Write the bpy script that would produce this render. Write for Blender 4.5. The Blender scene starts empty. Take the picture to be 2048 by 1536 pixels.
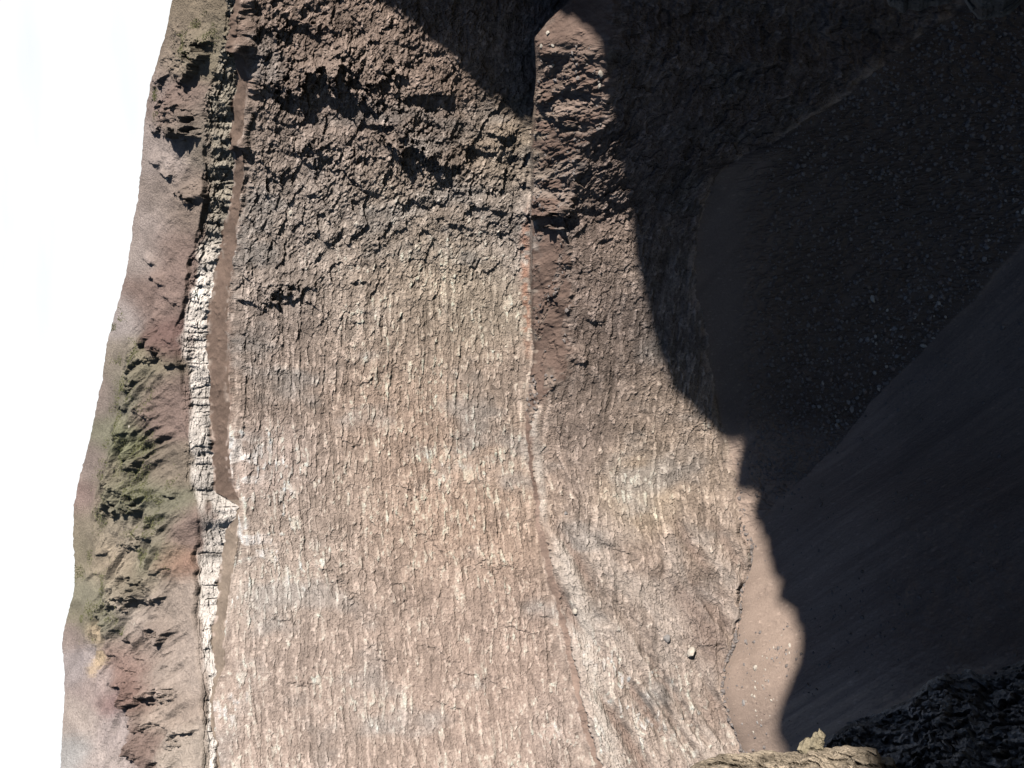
import bpy, math, random, time
import numpy as np
from mathutils import Vector, Matrix

random.seed(5)
C = bpy.context.scene.collection
sc = bpy.context.scene

# ------------------------------------------------------------------ camera, sky, sun, exposure
FPX = 1991.0                      # focal length in pixels of the 2048 px wide photograph
PITCH = math.radians(17.0)        # the camera looks down into the crater and is held on its side
cam = bpy.data.cameras.new('camera')
cam_o = bpy.data.objects.new('camera', cam); C.objects.link(cam_o)
cam.sensor_width = 36.0; cam.sensor_fit = 'HORIZONTAL'; cam.lens = 36.0 * FPX / 2048.0
cam.clip_start = 0.5; cam.clip_end = 6000
fw = Vector((0, math.cos(PITCH), -math.sin(PITCH)))
up = Vector((0, math.sin(PITCH), math.cos(PITCH)))
rt = Vector((1, 0, 0))
m = Matrix((-up, rt, -fw)).transposed().to_4x4()
cam_o.matrix_world = m
sc.camera = cam_o

SUN = Vector((0.60, -0.63, 0.49)).normalized()      # towards the sun
SEL = math.asin(SUN.z); SAZ = math.atan2(SUN.x, SUN.y)
w = bpy.data.worlds.new('World'); sc.world = w; w.use_nodes = True
nt = w.node_tree; nt.nodes.clear()
out = nt.nodes.new('ShaderNodeOutputWorld'); bg = nt.nodes.new('ShaderNodeBackground')
sky = nt.nodes.new('ShaderNodeTexSky'); sky.sky_type = 'NISHITA'; sky.sun_disc = False
sky.sun_elevation = SEL; sky.sun_rotation = SAZ; sky.altitude = 1200; sky.air_density = 0.9; sky.dust_density = 0.6
SKY_STRENGTH = 0.05
bg.inputs['Strength'].default_value = SKY_STRENGTH
tc = nt.nodes.new('ShaderNodeTexCoord')
mp = nt.nodes.new('ShaderNodeMapping'); mp.inputs['Scale'].default_value = (1.6, 1.6, 9.0)
no = nt.nodes.new('ShaderNodeTexNoise'); no.inputs['Scale'].default_value = 2.0; no.inputs['Detail'].default_value = 6
rp = nt.nodes.new('ShaderNodeMapRange'); rp.inputs['From Min'].default_value = 0.28; rp.inputs['From Max'].default_value = 0.58; rp.inputs['To Min'].default_value = 0.80
sx = nt.nodes.new('ShaderNodeSeparateXYZ')
# bright thin cloud bank over the far rim (north), clear sky elsewhere
ry = nt.nodes.new('ShaderNodeMapRange'); ry.inputs['From Min'].default_value = 0.35; ry.inputs['From Max'].default_value = 0.8
rz = nt.nodes.new('ShaderNodeMapRange'); rz.inputs['From Min'].default_value = 0.75; rz.inputs['From Max'].default_value = 0.5
m1 = nt.nodes.new('ShaderNodeMath'); m1.operation = 'MULTIPLY'
m2 = nt.nodes.new('ShaderNodeMath'); m2.operation = 'MULTIPLY'
mx = nt.nodes.new('ShaderNodeMix'); mx.data_type = 'RGBA'
CLOUD = 16.0
mx.inputs['B'].default_value = (0.965 * CLOUD, 0.985 * CLOUD, 1.0 * CLOUD, 1)
L = nt.links.new
L(tc.outputs['Generated'], mp.inputs['Vector']); L(mp.outputs[0], no.inputs['Vector'])
L(no.outputs['Fac'], rp.inputs['Value']); L(tc.outputs['Generated'], sx.inputs[0])
L(sx.outputs['Y'], ry.inputs['Value']); L(sx.outputs['Z'], rz.inputs['Value'])
L(ry.outputs[0], m1.inputs[0]); L(rz.outputs[0], m1.inputs[1])
L(m1.outputs[0], m2.inputs[0]); L(rp.outputs[0], m2.inputs[1])
L(m2.outputs[0], mx.inputs['Factor']); L(sky.outputs[0], mx.inputs['A'])
L(mx.outputs['Result'], bg.inputs['Color']); L(bg.outputs[0], out.inputs['Surface'])

sl = bpy.data.lights.new('sun', 'SUN'); sl.energy = 5.0; sl.angle = math.radians(0.53); sl.color = (1.0, 0.95, 0.88)
so = bpy.data.objects.new('sun', sl); C.objects.link(so)
so.rotation_euler = SUN.to_track_quat('Z', 'Y').to_euler()
sc.view_settings.view_transform = 'Standard'; sc.view_settings.look = 'None'
sc.view_settings.exposure = 0.5; sc.view_settings.gamma = 1.0
sc.cycles.max_bounces = 3; sc.cycles.diffuse_bounces = 0; sc.cycles.glossy_bounces = 1

# ------------------------------------------------------------------ helpers
T0 = time.time()
rng = np.random.RandomState(11)
NL = 64
LAT = rng.rand(NL, NL, NL).astype(np.float32)

def vn(x, y, z):
    """smooth value noise in 0..1"""
    xi = np.floor(x); yi = np.floor(y); zi = np.floor(z)
    fx = (x - xi).astype(np.float32); fy = (y - yi).astype(np.float32); fz = (z - zi).astype(np.float32)
    fx = fx * fx * (3 - 2 * fx); fy = fy * fy * (3 - 2 * fy); fz = fz * fz * (3 - 2 * fz)
    x0 = xi.astype(np.int64) & 63; y0 = yi.astype(np.int64) & 63; z0 = zi.astype(np.int64) & 63
    x1 = (x0 + 1) & 63; y1 = (y0 + 1) & 63; z1 = (z0 + 1) & 63
    a = LAT[x0, y0, z0] * (1 - fx) + LAT[x1, y0, z0] * fx
    b = LAT[x0, y1, z0] * (1 - fx) + LAT[x1, y1, z0] * fx
    c = LAT[x0, y0, z1] * (1 - fx) + LAT[x1, y0, z1] * fx
    d = LAT[x0, y1, z1] * (1 - fx) + LAT[x1, y1, z1] * fx
    return (a * (1 - fy) + b * fy) * (1 - fz) + (c * (1 - fy) + d * fy) * fz

def fbm(x, y, z, octs=4, gain=0.5):
    s = 0; a = 1.0; t = 0
    for k in range(octs):
        s = s + a * (vn(x + 17.3 * k, y + 5.1 * k, z + 9.7 * k) * 2 - 1); t += a
        x = x * 2.03; y = y * 2.03; z = z * 2.03; a *= gain
    return s / t                       # about -1..1

H2 = rng.rand(256, 256, 3).astype(np.float32)
def worley(u, v, seed=0):
    """2-D cells: distance to nearest and second nearest point and the cell's random value"""
    ui = np.floor(u).astype(np.int64); vi = np.floor(v).astype(np.int64)
    f1 = np.full(u.shape, 9.0, np.float32); f2 = f1.copy(); idv = np.zeros(u.shape, np.float32)
    for du in (-1, 0, 1):
        for dv in (-1, 0, 1):
            h = H2[(ui + du + seed) & 255, (vi + dv + 3 * seed) & 255]
            d = (ui + du + h[..., 0] - u) ** 2 + (vi + dv + h[..., 1] - v) ** 2
            d = d.astype(np.float32)
            nr = d < f1
            f2 = np.where(nr, f1, np.minimum(f2, d)); f1 = np.where(nr, d, f1); idv = np.where(nr, h[..., 2], idv)
    return np.sqrt(f1), np.sqrt(f2), idv

def sstep(a, b, x):
    t = np.clip((x - a) / (b - a), 0, 1); return t * t * (3 - 2 * t)

def ray(px, py):
    """unit direction through a point of the photograph"""
    px = np.asarray(px, float); py = np.asarray(py, float)
    f = np.array(fw); u = np.array(up); r = np.array(rt)
    d = FPX * f + (1024 - px)[..., None] * u + (768 - py)[..., None] * r
    return d / np.linalg.norm(d, axis=-1, keepdims=True)

def azel(px, py):
    d = ray(px, py)
    return np.arctan2(d[..., 0], d[..., 1]), np.arcsin(d[..., 2])

def proj(P):
    f = np.array(fw); u = np.array(up); r = np.array(rt)
    q = P @ f
    return 1024 - FPX * (P @ u) / q, 768 - FPX * (P @ r) / q

def mesh_grid(name, P, col=None, mat=None, smooth=False, faces=None, wrap=False):
    """one mesh from a rows x columns grid of points; faces = boolean mask of quads"""
    R, K = P.shape[:2]
    idx = np.arange(R * K).reshape(R, K)
    q = np.stack([idx[:-1, :-1], idx[:-1, 1:], idx[1:, 1:], idx[1:, :-1]], -1)
    q = q[faces] if faces is not None else q.reshape(-1, 4)
    used = np.zeros(R * K, bool); used[q.ravel()] = True
    remap = np.cumsum(used) - 1
    V = P.reshape(-1, 3)[used]; q = remap[q]
    me = bpy.data.meshes.new(name)
    me.vertices.add(len(V)); me.vertices.foreach_set('co', V.astype(np.float32).ravel())
    me.loops.add(q.size); me.loops.foreach_set('vertex_index', q.ravel().astype(np.int32))
    me.polygons.add(len(q)); me.polygons.foreach_set('loop_start', np.arange(0, q.size, 4, dtype=np.int32))
    me.polygons.foreach_set('use_smooth', np.full(len(q), smooth, bool))
    me.update(calc_edges=True)
    if col is not None:
        at = me.color_attributes.new('Col', 'FLOAT_COLOR', 'POINT')
        c4 = np.ones((len(V), 4), np.float32); c4[:, :3] = col.reshape(-1, 3)[used]
        at.data.foreach_set('color', c4.ravel())
    o = bpy.data.objects.new(name, me); C.objects.link(o)
    if mat: me.materials.append(mat)
    return o

def tri_mesh(name, V, F, mat, smooth=False, col=None):
    me = bpy.data.meshes.new(name)
    V = np.asarray(V, np.float32); F = np.asarray(F, np.int32); n = F.shape[1]
    me.vertices.add(len(V)); me.vertices.foreach_set('co', V.ravel())
    me.loops.add(F.size); me.loops.foreach_set('vertex_index', F.ravel())
    me.polygons.add(len(F)); me.polygons.foreach_set('loop_start', np.arange(0, F.size, n, dtype=np.int32))
    me.polygons.foreach_set('use_smooth', np.full(len(F), smooth, bool))
    me.update(calc_edges=True)
    if col is not None:
        at = me.color_attributes.new('Col', 'FLOAT_COLOR', 'POINT')
        c4 = np.ones((len(V), 4), np.float32); c4[:, :3] = col
        at.data.foreach_set('color', c4.ravel())
    me.materials.append(mat)
    return me

def tag(o, label=None, cat=None, group=None, kind=None):
    if label: o['label'] = label
    if cat: o['category'] = cat
    if group: o['group'] = group
    if kind: o['kind'] = kind
    return o

# ------------------------------------------------------------------ materials
def ground_mat(name, attr=True, base=(0.2, 0.17, 0.15), scale=1.0, bump=0.6, var=0.35, fine=1.0, rough=0.95):
    mt = bpy.data.materials.new(name); mt.use_nodes = True
    n = mt.node_tree; n.nodes.clear(); lk = n.links.new
    o = n.nodes.new('ShaderNodeOutputMaterial'); b = n.nodes.new('ShaderNodeBsdfPrincipled')
    b.inputs['Roughness'].default_value = rough; b.inputs['Specular IOR Level'].default_value = 0.12
    t = n.nodes.new('ShaderNodeTexCoord')
    n1 = n.nodes.new('ShaderNodeTexNoise'); n1.inputs['Scale'].default_value = 0.9 * scale; n1.inputs['Detail'].default_value = 5; n1.inputs['Roughness'].default_value = 0.65
    n2 = n.nodes.new('ShaderNodeTexVoronoi'); n2.inputs['Scale'].default_value = 1.3 * scale
    mr = n.nodes.new('ShaderNodeMapRange'); mr.inputs['From Min'].default_value = 0.25; mr.inputs['From Max'].default_value = 0.75
    mr.inputs['To Min'].default_value = 1 - var; mr.inputs['To Max'].default_value = 1 + var
    mul = n.nodes.new('ShaderNodeVectorMath'); mul.operation = 'SCALE'
    if attr:
        a = n.nodes.new('ShaderNodeAttribute'); a.attribute_name = 'Col'; lk(a.outputs['Color'], mul.inputs[0])
    else:
        mul.inputs[0].default_value = base
    lk(t.outputs['Object'], n1.inputs['Vector']); lk(t.outputs['Object'], n2.inputs['Vector'])
    lk(n1.outputs['Fac'], mr.inputs['Value']); lk(mr.outputs[0], mul.inputs['Scale'])
    lk(mul.outputs[0], b.inputs['Base Color'])
    ad = n.nodes.new('ShaderNodeMath'); ad.operation = 'ADD'
    lk(n1.outputs['Fac'], ad.inputs[0]); 
    sc_ = n.nodes.new('ShaderNodeMath'); sc_.operation = 'MULTIPLY'; sc_.inputs[1].default_value = 0.5 * fine
    lk(n2.outputs['Distance'], sc_.inputs[0]); lk(sc_.outputs[0], ad.inputs[1])
    bu = n.nodes.new('ShaderNodeBump'); bu.inputs['Strength'].default_value = bump; bu.inputs['Distance'].default_value = 0.6 / scale
    lk(ad.outputs[0], bu.inputs['Height']); lk(bu.outputs[0], b.inputs['Normal'])
    lk(b.outputs[0], o.inputs['Surface'])
    return mt

M_cliff = ground_mat('cliff_rock', bump=1.0, var=0.42, scale=1.25)
M_rim = ground_mat('rim_soil', bump=0.75, var=0.32, scale=1.0)
M_sand = ground_mat('ash_sand', bump=0.4, var=0.18, scale=1.5, fine=0.8)
M_spur = ground_mat('near_rock', bump=0.9, var=0.4, scale=1.2)
M_stone = ground_mat('grey_stone', attr=False, base=(0.28, 0.26, 0.25), bump=0.5, scale=1.2, var=0.3)
M_pale = ground_mat('pale_stone', attr=False, base=(0.47, 0.42, 0.36), bump=0.4, scale=1.2, var=0.2)
M_scree = ground_mat('scree_stone', attr=False, base=(0.20, 0.175, 0.165), bump=0.3, scale=1.2, var=0.3)
M_brown = ground_mat('brown_stone', attr=False, base=(0.26, 0.20, 0.17), bump=0.5, scale=1.2, var=0.3)
M_leaf = ground_mat('scrub_leaf', attr=True, bump=0.1, scale=2.0, var=0.35)

# ------------------------------------------------------------------ contours, read off the photograph (px, py)
crest_p = [(420,-400),(343,0),(333,60),(322,100),(300,170),(289,240),(283,330),(275,400),(266,440),(258,520),(246,570),(232,620),(212,700),(204,760),(195,800),(180,880),(158,960),(148,1010),(145,1060),(150,1130),(149,1180),(138,1220),(123,1290),(129,1340),(129,1400),(125,1450),(120,1536),(115,2000)]
band_t = [(500,-400),(452,0),(450,60),(447,100),(428,150),(408,200),(402,300),(402,400),(388,500),(372,560),(357,640),(360,720),(366,800),(368,900),(368,960),(390,1010),(392,1060),(387,1150),(392,1230),(402,1300),(409,1400),(405,1536),(405,2000)]
band_b = [(520,-400),(478,0),(473,100),(475,160),(467,200),(465,250),(465,320),(455,400),(438,450),(432,500),(425,550),(418,600),(413,650),(419,700),(422,800),(423,900),(425,960),(430,985),(460,1003),(475,1015),(470,1035),(445,1060),(440,1100),(432,1150),(428,1200),(422,1250),(425,1300),(437,1345),(432,1360),(423,1400),(425,1470),(432,1536),(440,2000)]
ledge_b = [(530,-400),(488,0),(486,50),(491,100),(500,160),(491,220),(482,300),(487,350),(474,400),(468,450),(465,500),(456,560),(455,620),(458,700),(462,800),(460,900),(465,960),(476,1000),(478,1018),(474,1035),(468,1100),(450,1200),(446,1260),(448,1300),(452,1340),(436,1360),(428,1400),(430,1470),(437,1536),(446,2000)]
mid_t = [(1330,-400),(1140,0),(1100,40),(1072,75),(1075,150),(1068,250),(1064,300),(1066,400),(1062,500),(1063,600),(1068,700),(1062,760),(1050,850),(1055,900),(1062,950),(1068,1000),(1073,1050),(1083,1100),(1092,1150),(1110,1200),(1120,1250),(1130,1300),(1150,1400),(1168,1470),(1190,1536),(1330,2000)]
mid_b = [(1430,-400),(1235,0),(1222,75),(1215,150),(1205,250),(1165,300),(1150,350),(1135,400),(1105,440),(1142,500),(1142,600),(1140,700),(1130,760),(1085,800),(1064,850),(1063,900),(1068,950),(1078,1000),(1082,1050),(1097,1100),(1106,1150),(1124,1200),(1132,1250),(1144,1300),(1164,1400),(1182,1470),(1200,1536),(1340,2000)]
base_p = [(2600,-400),(1950,0),(1780,120),(1700,190),(1560,280),(1440,340),(1415,400),(1395,470),(1390,560),(1410,650),(1430,760),(1445,850),(1465,900),(1474,980),(1480,1060),(1500,1105),(1501,1130),(1484,1180),(1480,1230),(1470,1290),(1448,1340),(1445,1380),(1460,1440),(1475,1480),(1500,1536),(1620,2000)]
crease_p = [(2900,-200),(2500,130),(2200,350),(2048,485),(1950,600),(1850,700),(1750,800),(1690,880),(1610,955),(1560,1000),(1510,1060),(1506,1120),(1490,1180),(1484,1230),(1474,1290),(1452,1340),(1449,1380),(1464,1440),(1479,1480),(1504,1536),(1624,2000)]

NC = 1250
A = np.linspace(math.radians(-29.5), math.radians(29.0), NC)
def contour(pts, jit=0.0, seed=0, hf=1.0):
    a = np.array(pts, float); az, el = azel(a[:, 0], a[:, 1])
    o = np.argsort(az); e = np.interp(A, az[o], el[o])
    if jit:
        z = np.zeros_like(A)
        e = e + jit * (1.1 * fbm(A * 60 + seed, z + 3.3 + seed, z + 1.7, 3) + hf * fbm(A * 240 + seed, z + 8.3, z + seed, 3, 0.7))
    return e
PXR = 1.0 / FPX
c_crest = contour(crest_p, 1.7 * PXR, 1, 1.2)
c_bt = contour(band_t, 9 * PXR, 2, 0.15)
c_bb = contour(band_b, 5 * PXR, 3)
c_lb = contour(ledge_b, 3 * PXR, 4)
c_mt = contour(mid_t, 4 * PXR, 5)
c_mb = contour(mid_b, 7 * PXR, 6)
c_ba = contour(base_p, 10 * PXR, 7, 0.4)
c_cr = contour(crease_p, 5 * PXR, 8, 0.2)
c_end = np.full(NC, math.radians(-52.0))
cs = [c_crest, c_bt, c_bb, c_lb, c_mt, c_mb, c_ba, c_cr, c_end]
gap = 1.2 * PXR
for k in range(1, len(cs)): cs[k] = np.minimum(cs[k], cs[k - 1] - gap)
rows = [240, 62, 34, 420, 46, 230, 110, 180]
betas = np.tan(np.radians([36, 70, 34, 76, 35, 66, 35, 9]))
E = []; seg = []
for k, nrow in enumerate(rows):
    t = np.arange(nrow)[:, None] / nrow
    E.append(cs[k][None, :] * (1 - t) + cs[k + 1][None, :] * t); seg += [k] * nrow
E.append(cs[-1][None, :]); E = np.concatenate(E, 0); seg = np.array(seg + [len(rows) - 1])
NR = E.shape[0]
# the bowl: slope angle by height band, integrated up and down from a wall of radius 390 m
RB, CY = 390.0, 42.0
D0 = CY * np.cos(A) + np.sqrt(RB ** 2 - (CY * np.sin(A)) ** 2)
def sm1(a, n):
    k_ = np.hanning(2 * n + 1); k_ /= k_.sum(); return np.convolve(np.pad(a, n, mode='edge'), k_, 'valid')
raw = [contour(q) for q in (crest_p, band_t, band_b, ledge_b, mid_t, mid_b, base_p, crease_p)] + [c_end]
smc = [sm1(r_, 75 if k_ == 5 else 22 if k_ in (6, 7) else 5) for k_, r_ in enumerate(raw)]
for k in range(1, 9): smc[k] = np.minimum(smc[k], smc[k - 1] - gap)
NE = 1500
ER = np.linspace(math.radians(16), math.radians(-53), NE); dE = ER[0] - ER[1]
aw = sstep(azel(np.array(1100.), np.array(430.))[0], azel(np.array(1100.), np.array(190.))[0], A)     # the middle ledge widens into a terrace
b4 = np.tan(np.radians(35 * (1 - aw) + 31 * aw))
tE = np.tan(ER)[:, None]
G = 1 / np.maximum(betas[0] - tE, 0.25) * np.ones((1, NC))
for k in range(1, 8):
    wk = np.clip((smc[k][None, :] - ER[:, None]) / dE + 0.5, 0, 1)
    G = G * (1 - wk) + wk / np.maximum((b4[None, :] if k == 4 else betas[k]) - tE, 0.25)
DR = np.zeros((NE, NC)); iref = int(np.argmin(np.abs(ER - math.radians(-8)))); DR[iref] = D0
for i in range(iref - 1, -1, -1): DR[i] = DR[i + 1] * (1 + dE * G[i] / math.cos(ER[i]) ** 2)
for i in range(iref + 1, NE): DR[i] = DR[i - 1] * (1 - dE * G[i] / math.cos(ER[i]) ** 2)
def smooth_cols(a, n):
    k_ = np.hanning(2 * n + 1); k_ /= k_.sum()
    p_ = np.pad(a, ((0, 0), (n, n)), mode='reflect', reflect_type='odd')
    return sum(k_[j] * p_[:, j:j + NC] for j in range(2 * n + 1))
# loose slopes do not remember every notch of the cliffs: wide lateral smoothing there
W1 = sstep(-6 * PXR, 30 * PXR, ER[:, None] - smc[1][None, :])
W2 = sstep(-6 * PXR, 50 * PXR, smc[6][None, :] - ER[:, None])
sel = slice(0, int(np.argmin(np.abs(ER - math.radians(-3)))))
D1 = DR.copy(); D1[sel] = smooth_cols(DR[sel], 70)
DR = DR * (1 - W1) + D1 * W1
sel = slice(int(np.argmin(np.abs(ER - math.radians(-20)))), NE)
D2 = DR.copy(); D2[sel] = smooth_cols(DR[sel], 70)
DR = DR * (1 - W2) + D2 * W2
# towards the right the terrace is the crest of a spur standing clear of the wall behind it
aw2 = np.clip((A - azel(np.array(1075.), np.array(800.))[0]) / (azel(np.array(1075.), np.array(0.))[0] - azel(np.array(1075.), np.array(800.))[0]), 0, 1.05)
aw2 = sm1(aw2, 60)
DR = DR * (1 - 0.10 * aw2[None, :] * np.clip((smc[4][None, :] - ER[:, None]) / (3 * dE) + 0.5, 0, 1))
D = np.empty((NR, NC))
for j in range(NC): D[:, j] = np.interp(E[:, j], ER[::-1], DR[::-1, j])

AA = np.broadcast_to(A[None, :], E.shape)
X = D * np.sin(AA); Y = D * np.cos(AA); Z = D * np.tan(E)
P0 = np.stack([X, Y, Z], -1)
PX, PY = proj(P0)
S = 420.0 * AA                          # metres along the wall
segc = np.broadcast_to(seg[:, None], E.shape)
print('grid', P0.shape, time.time() - T0)

# ------------------------------------------------------------------ relief
def local(cx, cy, rot):
    c, s = math.cos(math.radians(rot)), math.sin(math.radians(rot))
    # a: across (positive = away from the sun, photo-down), b: along
    return lambda: None
U2 = (PX).astype(np.float32); V2 = (PY).astype(np.float32)
def boss(cx, cy, ra, rb, rot, h, sharp=5.0, ragged=0.35):
    """rock mass that swells out gently from the sun side and breaks off abruptly; rot 0 = break runs across the photo"""
    global disp
    m_ = (np.abs(U2 - cx) < 3.2 * (ra + rb)) & (np.abs(V2 - cy) < 3.2 * (ra + rb))
    if not m_.any(): return
    u = U2[m_] - cx; v = V2[m_] - cy
    c, s = math.cos(math.radians(rot)), math.sin(math.radians(rot))
    b = u * c + v * s; a = -u * s + v * c
    nz = fbm(S[m_] * 0.22, X[m_] * 0 + cx, Z[m_] * 0.22, 4, 0.65)
    a = a + ragged * ra * nz * 1.3
    up_ = np.exp(-(np.minimum(a, 0) / (1.3 * ra)) ** 2) * (1 - sstep(0, sharp, a))
    disp[m_] += h * up_ * np.exp(-(b / rb) ** 4)

disp = np.zeros(E.shape, np.float32)
Xf, Yf, Zf, Sf = [q.astype(np.float32) for q in (X, Y, Z, S)]
cliff = np.isin(segc, [1, 3, 5]).astype(np.float32)
# rows near segment borders: ease the relief
rel = np.zeros(E.shape, np.float32)
acc = 0
for k, nrow in enumerate(rows):
    t = (np.arange(nrow) / nrow); rel[acc:acc + nrow] = (np.minimum(t, 1 - t) * 2)[:, None]; acc += nrow
right = 1 - sstep(330, 760, V2 + 0.12 * (U2 - 700))     # rougher, blockier rock towards the photo's top
# bowl-scale
disp += (5.0 * fbm(Sf / 70, Zf / 120, Zf * 0 + 2.2, 2) * np.isin(segc, [1, 2, 3, 4, 5])).astype(np.float32)
# ribs and gullies
g = fbm(Sf / 16, Zf / 40 + Sf / 60, Zf * 0 + 5.5, 3)
disp += cliff * g * (1.2 + 2.6 * right)
g2 = fbm(Sf / 7, Zf / 7, Zf * 0 + 1.5, 4, 0.6)
g3 = fbm(Sf / 2.2, Zf / 1.7, Zf * 0 + 3.5, 3, 0.6)
wall_amp = 0.5 + 1.6 * right
disp += cliff * wall_amp * 1.1 * g2
disp += cliff * (0.16 + 0.85 * right) * g3
# broken stones, small ones everywhere, big ones in the rough part; warped so no grid reads
wu = Sf + 2.6 * g2 + 1.3 * g3; wz = Zf + 2.0 * fbm(Sf / 6, Zf / 6, Zf * 0 + 66, 3) + 0.8 * g3
f1, f2, idc = worley(wu / 1.75, (wz + 0.35 * Sf * right) / 1.2, 3)
lump = (1 - np.clip(f1 * 1.25, 0, 1) ** 2)
patchy = sstep(0.35, 0.65, vn(Sf / 9, Zf / 7, Zf * 0 + 19))
disp += cliff * lump * (0.26 + 0.70 * right) * (0.2 + 1.1 * idc) * (0.35 + 0.65 * patchy)
f1b, f2b, idb = worley((wu + 3 * g) / 5.5, (wz + Sf / 5) / 3.6, 9)
disp += cliff * (idb - 0.5) * (0.35 + 2.2 * right)
# beds: thin horizontal strata, long blocks, some weathered back
warp = 3.6 * fbm(Sf / 45, Zf / 60, Zf * 0 + 7.7, 2) + 0.5 * g3
zb = (Zf + warp) / 1.05
f1s, f2s, ids = worley((Sf + 1.8 * g3 + 3 * g2) / 4.6, zb, 21)
bed = (ids - 0.5)
left_amp = 0.75 - 0.50 * right
disp += (segc != 0) * cliff * bed * 1.0 * left_amp
bz = vn(Sf / 60, (Zf + warp * 1.5) / 2.3, Sf / 80)
disp += cliff * (sstep(0.40, 0.66, bz) - 0.5) * 0.75 * left_amp
# cracks: dark short notches across beds
disp -= cliff * 0.40 * (1 - sstep(0.0, 0.14, f2s - f1s)) * vn(Sf / 9, Zf / 9, Zf * 0 + 9)
calm = 1 - 0.40 * sstep(850, 1450, V2) * (1 - sstep(1060, 1130, U2))
disp = np.where(np.isin(segc, [3, 5]), disp * calm + (1 - calm) * (5.0 * fbm(Sf / 70, Zf / 120, Zf * 0 + 2.2, 2)), disp).astype(np.float32)
# steep diagonal fissures (dark slanting lines)
for cx, cy, rot, ln in [(620,590,-70,70),(735,770,-20,40),(700,1180,60,110),(800,1185,50,90),(660,1150,40,60),(560,1240,25,40),(860,1080,55,130),(990,1125,15,70),(880,1300,30,70),(960,1360,15,90),(900,1410,25,60),(1040,1250,30,80),(820,980,50,70),(1400,850,-10,25),(1420,1290,15,60),(1230,1100,35,90),(760,1300,20,60),(1090,1228,-5,22),(560,580,-40,50),(600,1360,15,50),(700,880,30,50),(480,850,70,30)]:
    boss(cx, cy, 13, ln * 0.6, rot, 0.75, 6.0, 1.8)
# fractured pale band: deep vertical joints
gx = vn(Sf / 2.4 + g2 * 0.8, Zf / 14, Zf * 0 + 3.1)
gy = vn(Sf / 8, Zf / 20, Zf * 0 + 6.1)
bandm = (segc == 1).astype(np.float32)
btop = sstep(0, 0.5, (np.arange(NR)[:, None] - rows[0]) / rows[1])
disp += bandm * (0.25 + 0.75 * btop) * ((gx - 0.5) * 2.4 + (gy - .5) * 4.0 + 0.8 * g3 - 1.3 * (1 - sstep(0.0, 0.13, np.abs(gx - 0.5))) * sstep(0.3, 0.6, vn(Sf / 6, Zf / 3, Zf * 0 + 29)))
# rim slope: gullied badlands, ridges running down to the right
rim = (segc == 0).astype(np.float32)
rr = np.clip((U2 - np.interp(V2, [p[1] for p in crest_p], [p[0] for p in crest_p])) / 240.0, 0, 1.2)
du = (Sf * 0.62 + Zf * 0.78); dv = (Sf * 0.78 - Zf * 0.62)       # du across the ridges, dv along them
wv = fbm(Sf / 30, Zf / 30, Zf * 0 + 12, 2) * 6
r1 = 1 - np.abs(fbm((du + wv) / 9, dv / 42, Zf * 0 + 31, 3)) * 2
r2 = 1 - np.abs(fbm((du + wv) / 3.6, dv / 14, Zf * 0 + 41, 3)) * 2
gul = sstep(520, 800, V2) * (1 - 0.6 * sstep(1230, 1330, V2) * (1 - sstep(0.35, 0.5, rr)))
smooth_top = sstep(0.08, 0.35, rr)
r3 = fbm((du + wv * .5) / 1.8, dv / 4.5, Zf * 0 + 43, 3)
disp += rim * smooth_top * (r1 * 3.2 + r2 * 1.8 + r3 * 1.3) * (0.2 + 0.95 * gul) * (0.5 + 0.8 * vn(Sf / 15, Zf / 12, Zf * 0 + 17))
lowfade = np.zeros((NR, 1), np.float32); lowfade[:rows[0], 0] = np.linspace(0, 1, rows[0]); lf = sstep(0.70, 1.0, lowfade)
disp *= (1 - rim * lf * 0.85)
disp += rim * (0.25 + smooth_top * 0.6) * fbm(Sf / 3.0, Zf / 3.0, Zf * 0 + 51, 4, 0.6)
disp += rim * 2.2 * fbm(Sf / 40, Zf / 25, Zf * 0 + 61, 2) * sstep(0.03, 0.2, rr)
# named rock bodies of the rim slope and their shadow breaks
for a_ in [(405,128,26,50,-58,9.0),(330,165,14,22,-40,4.0),(370,262,34,26,-5,11.0),(352,215,30,46,8,3.0),(330,262,20,30,10,4.0),(335,355,14,12,0,4.0),(372,395,22,20,50,7.0),
           (310,690,16,26,18,7.0),(345,712,20,30,20,6.0),(292,735,14,26,-45,5),(278,770,10,24,-30,4),(255,812,9,18,20,3),(258,868,9,22,-25,4),(300,822,10,14,20,4),
           (292,925,14,24,-45,6),(335,870,10,14,25,4),(242,980,14,24,30,5),(350,985,9,12,0,4),(262,1015,18,40,-12,8),(300,1080,12,26,8,4),(275,1090,12,24,-15,5),(330,1130,10,18,-20,3),
           (290,1165,14,26,18,6),(275,1195,16,22,10,6),(315,1190,14,18,-30,6),(262,1210,16,36,-12,8),(218,1240,12,14,10,5),(240,1262,8,14,-25,3),(322,1272,14,28,-10,7),(266,1280,10,14,20,4),
           (240,1305,10,12,30,4),(285,1312,8,10,0,3),(262,1335,10,20,15,3),(250,1378,14,28,32,7),(300,1392,20,40,-14,9),(275,1415,18,22,30,8),(330,1390,14,34,-10,5),
           (300,1450,14,36,-12,6),(370,1470,14,30,-18,6),(285,1492,18,26,25,8),(300,1520,18,26,25,7),(215,1105,8,14,-20,3),(210,1030,8,18,-25,2.5),(190,1150,7,20,-30,2.5),(310,330,9,12,20,3),
           (315,560,10,16,10,4),(345,600,9,18,15,3),(300,520,8,14,15,3)]:
    cx, cy, ra, rb, rot, h = a_
    boss(cx, cy, ra * 1.5, rb, rot, h * (0.68 if cy < 600 else 0.55), 8.0, 1.1)
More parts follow.
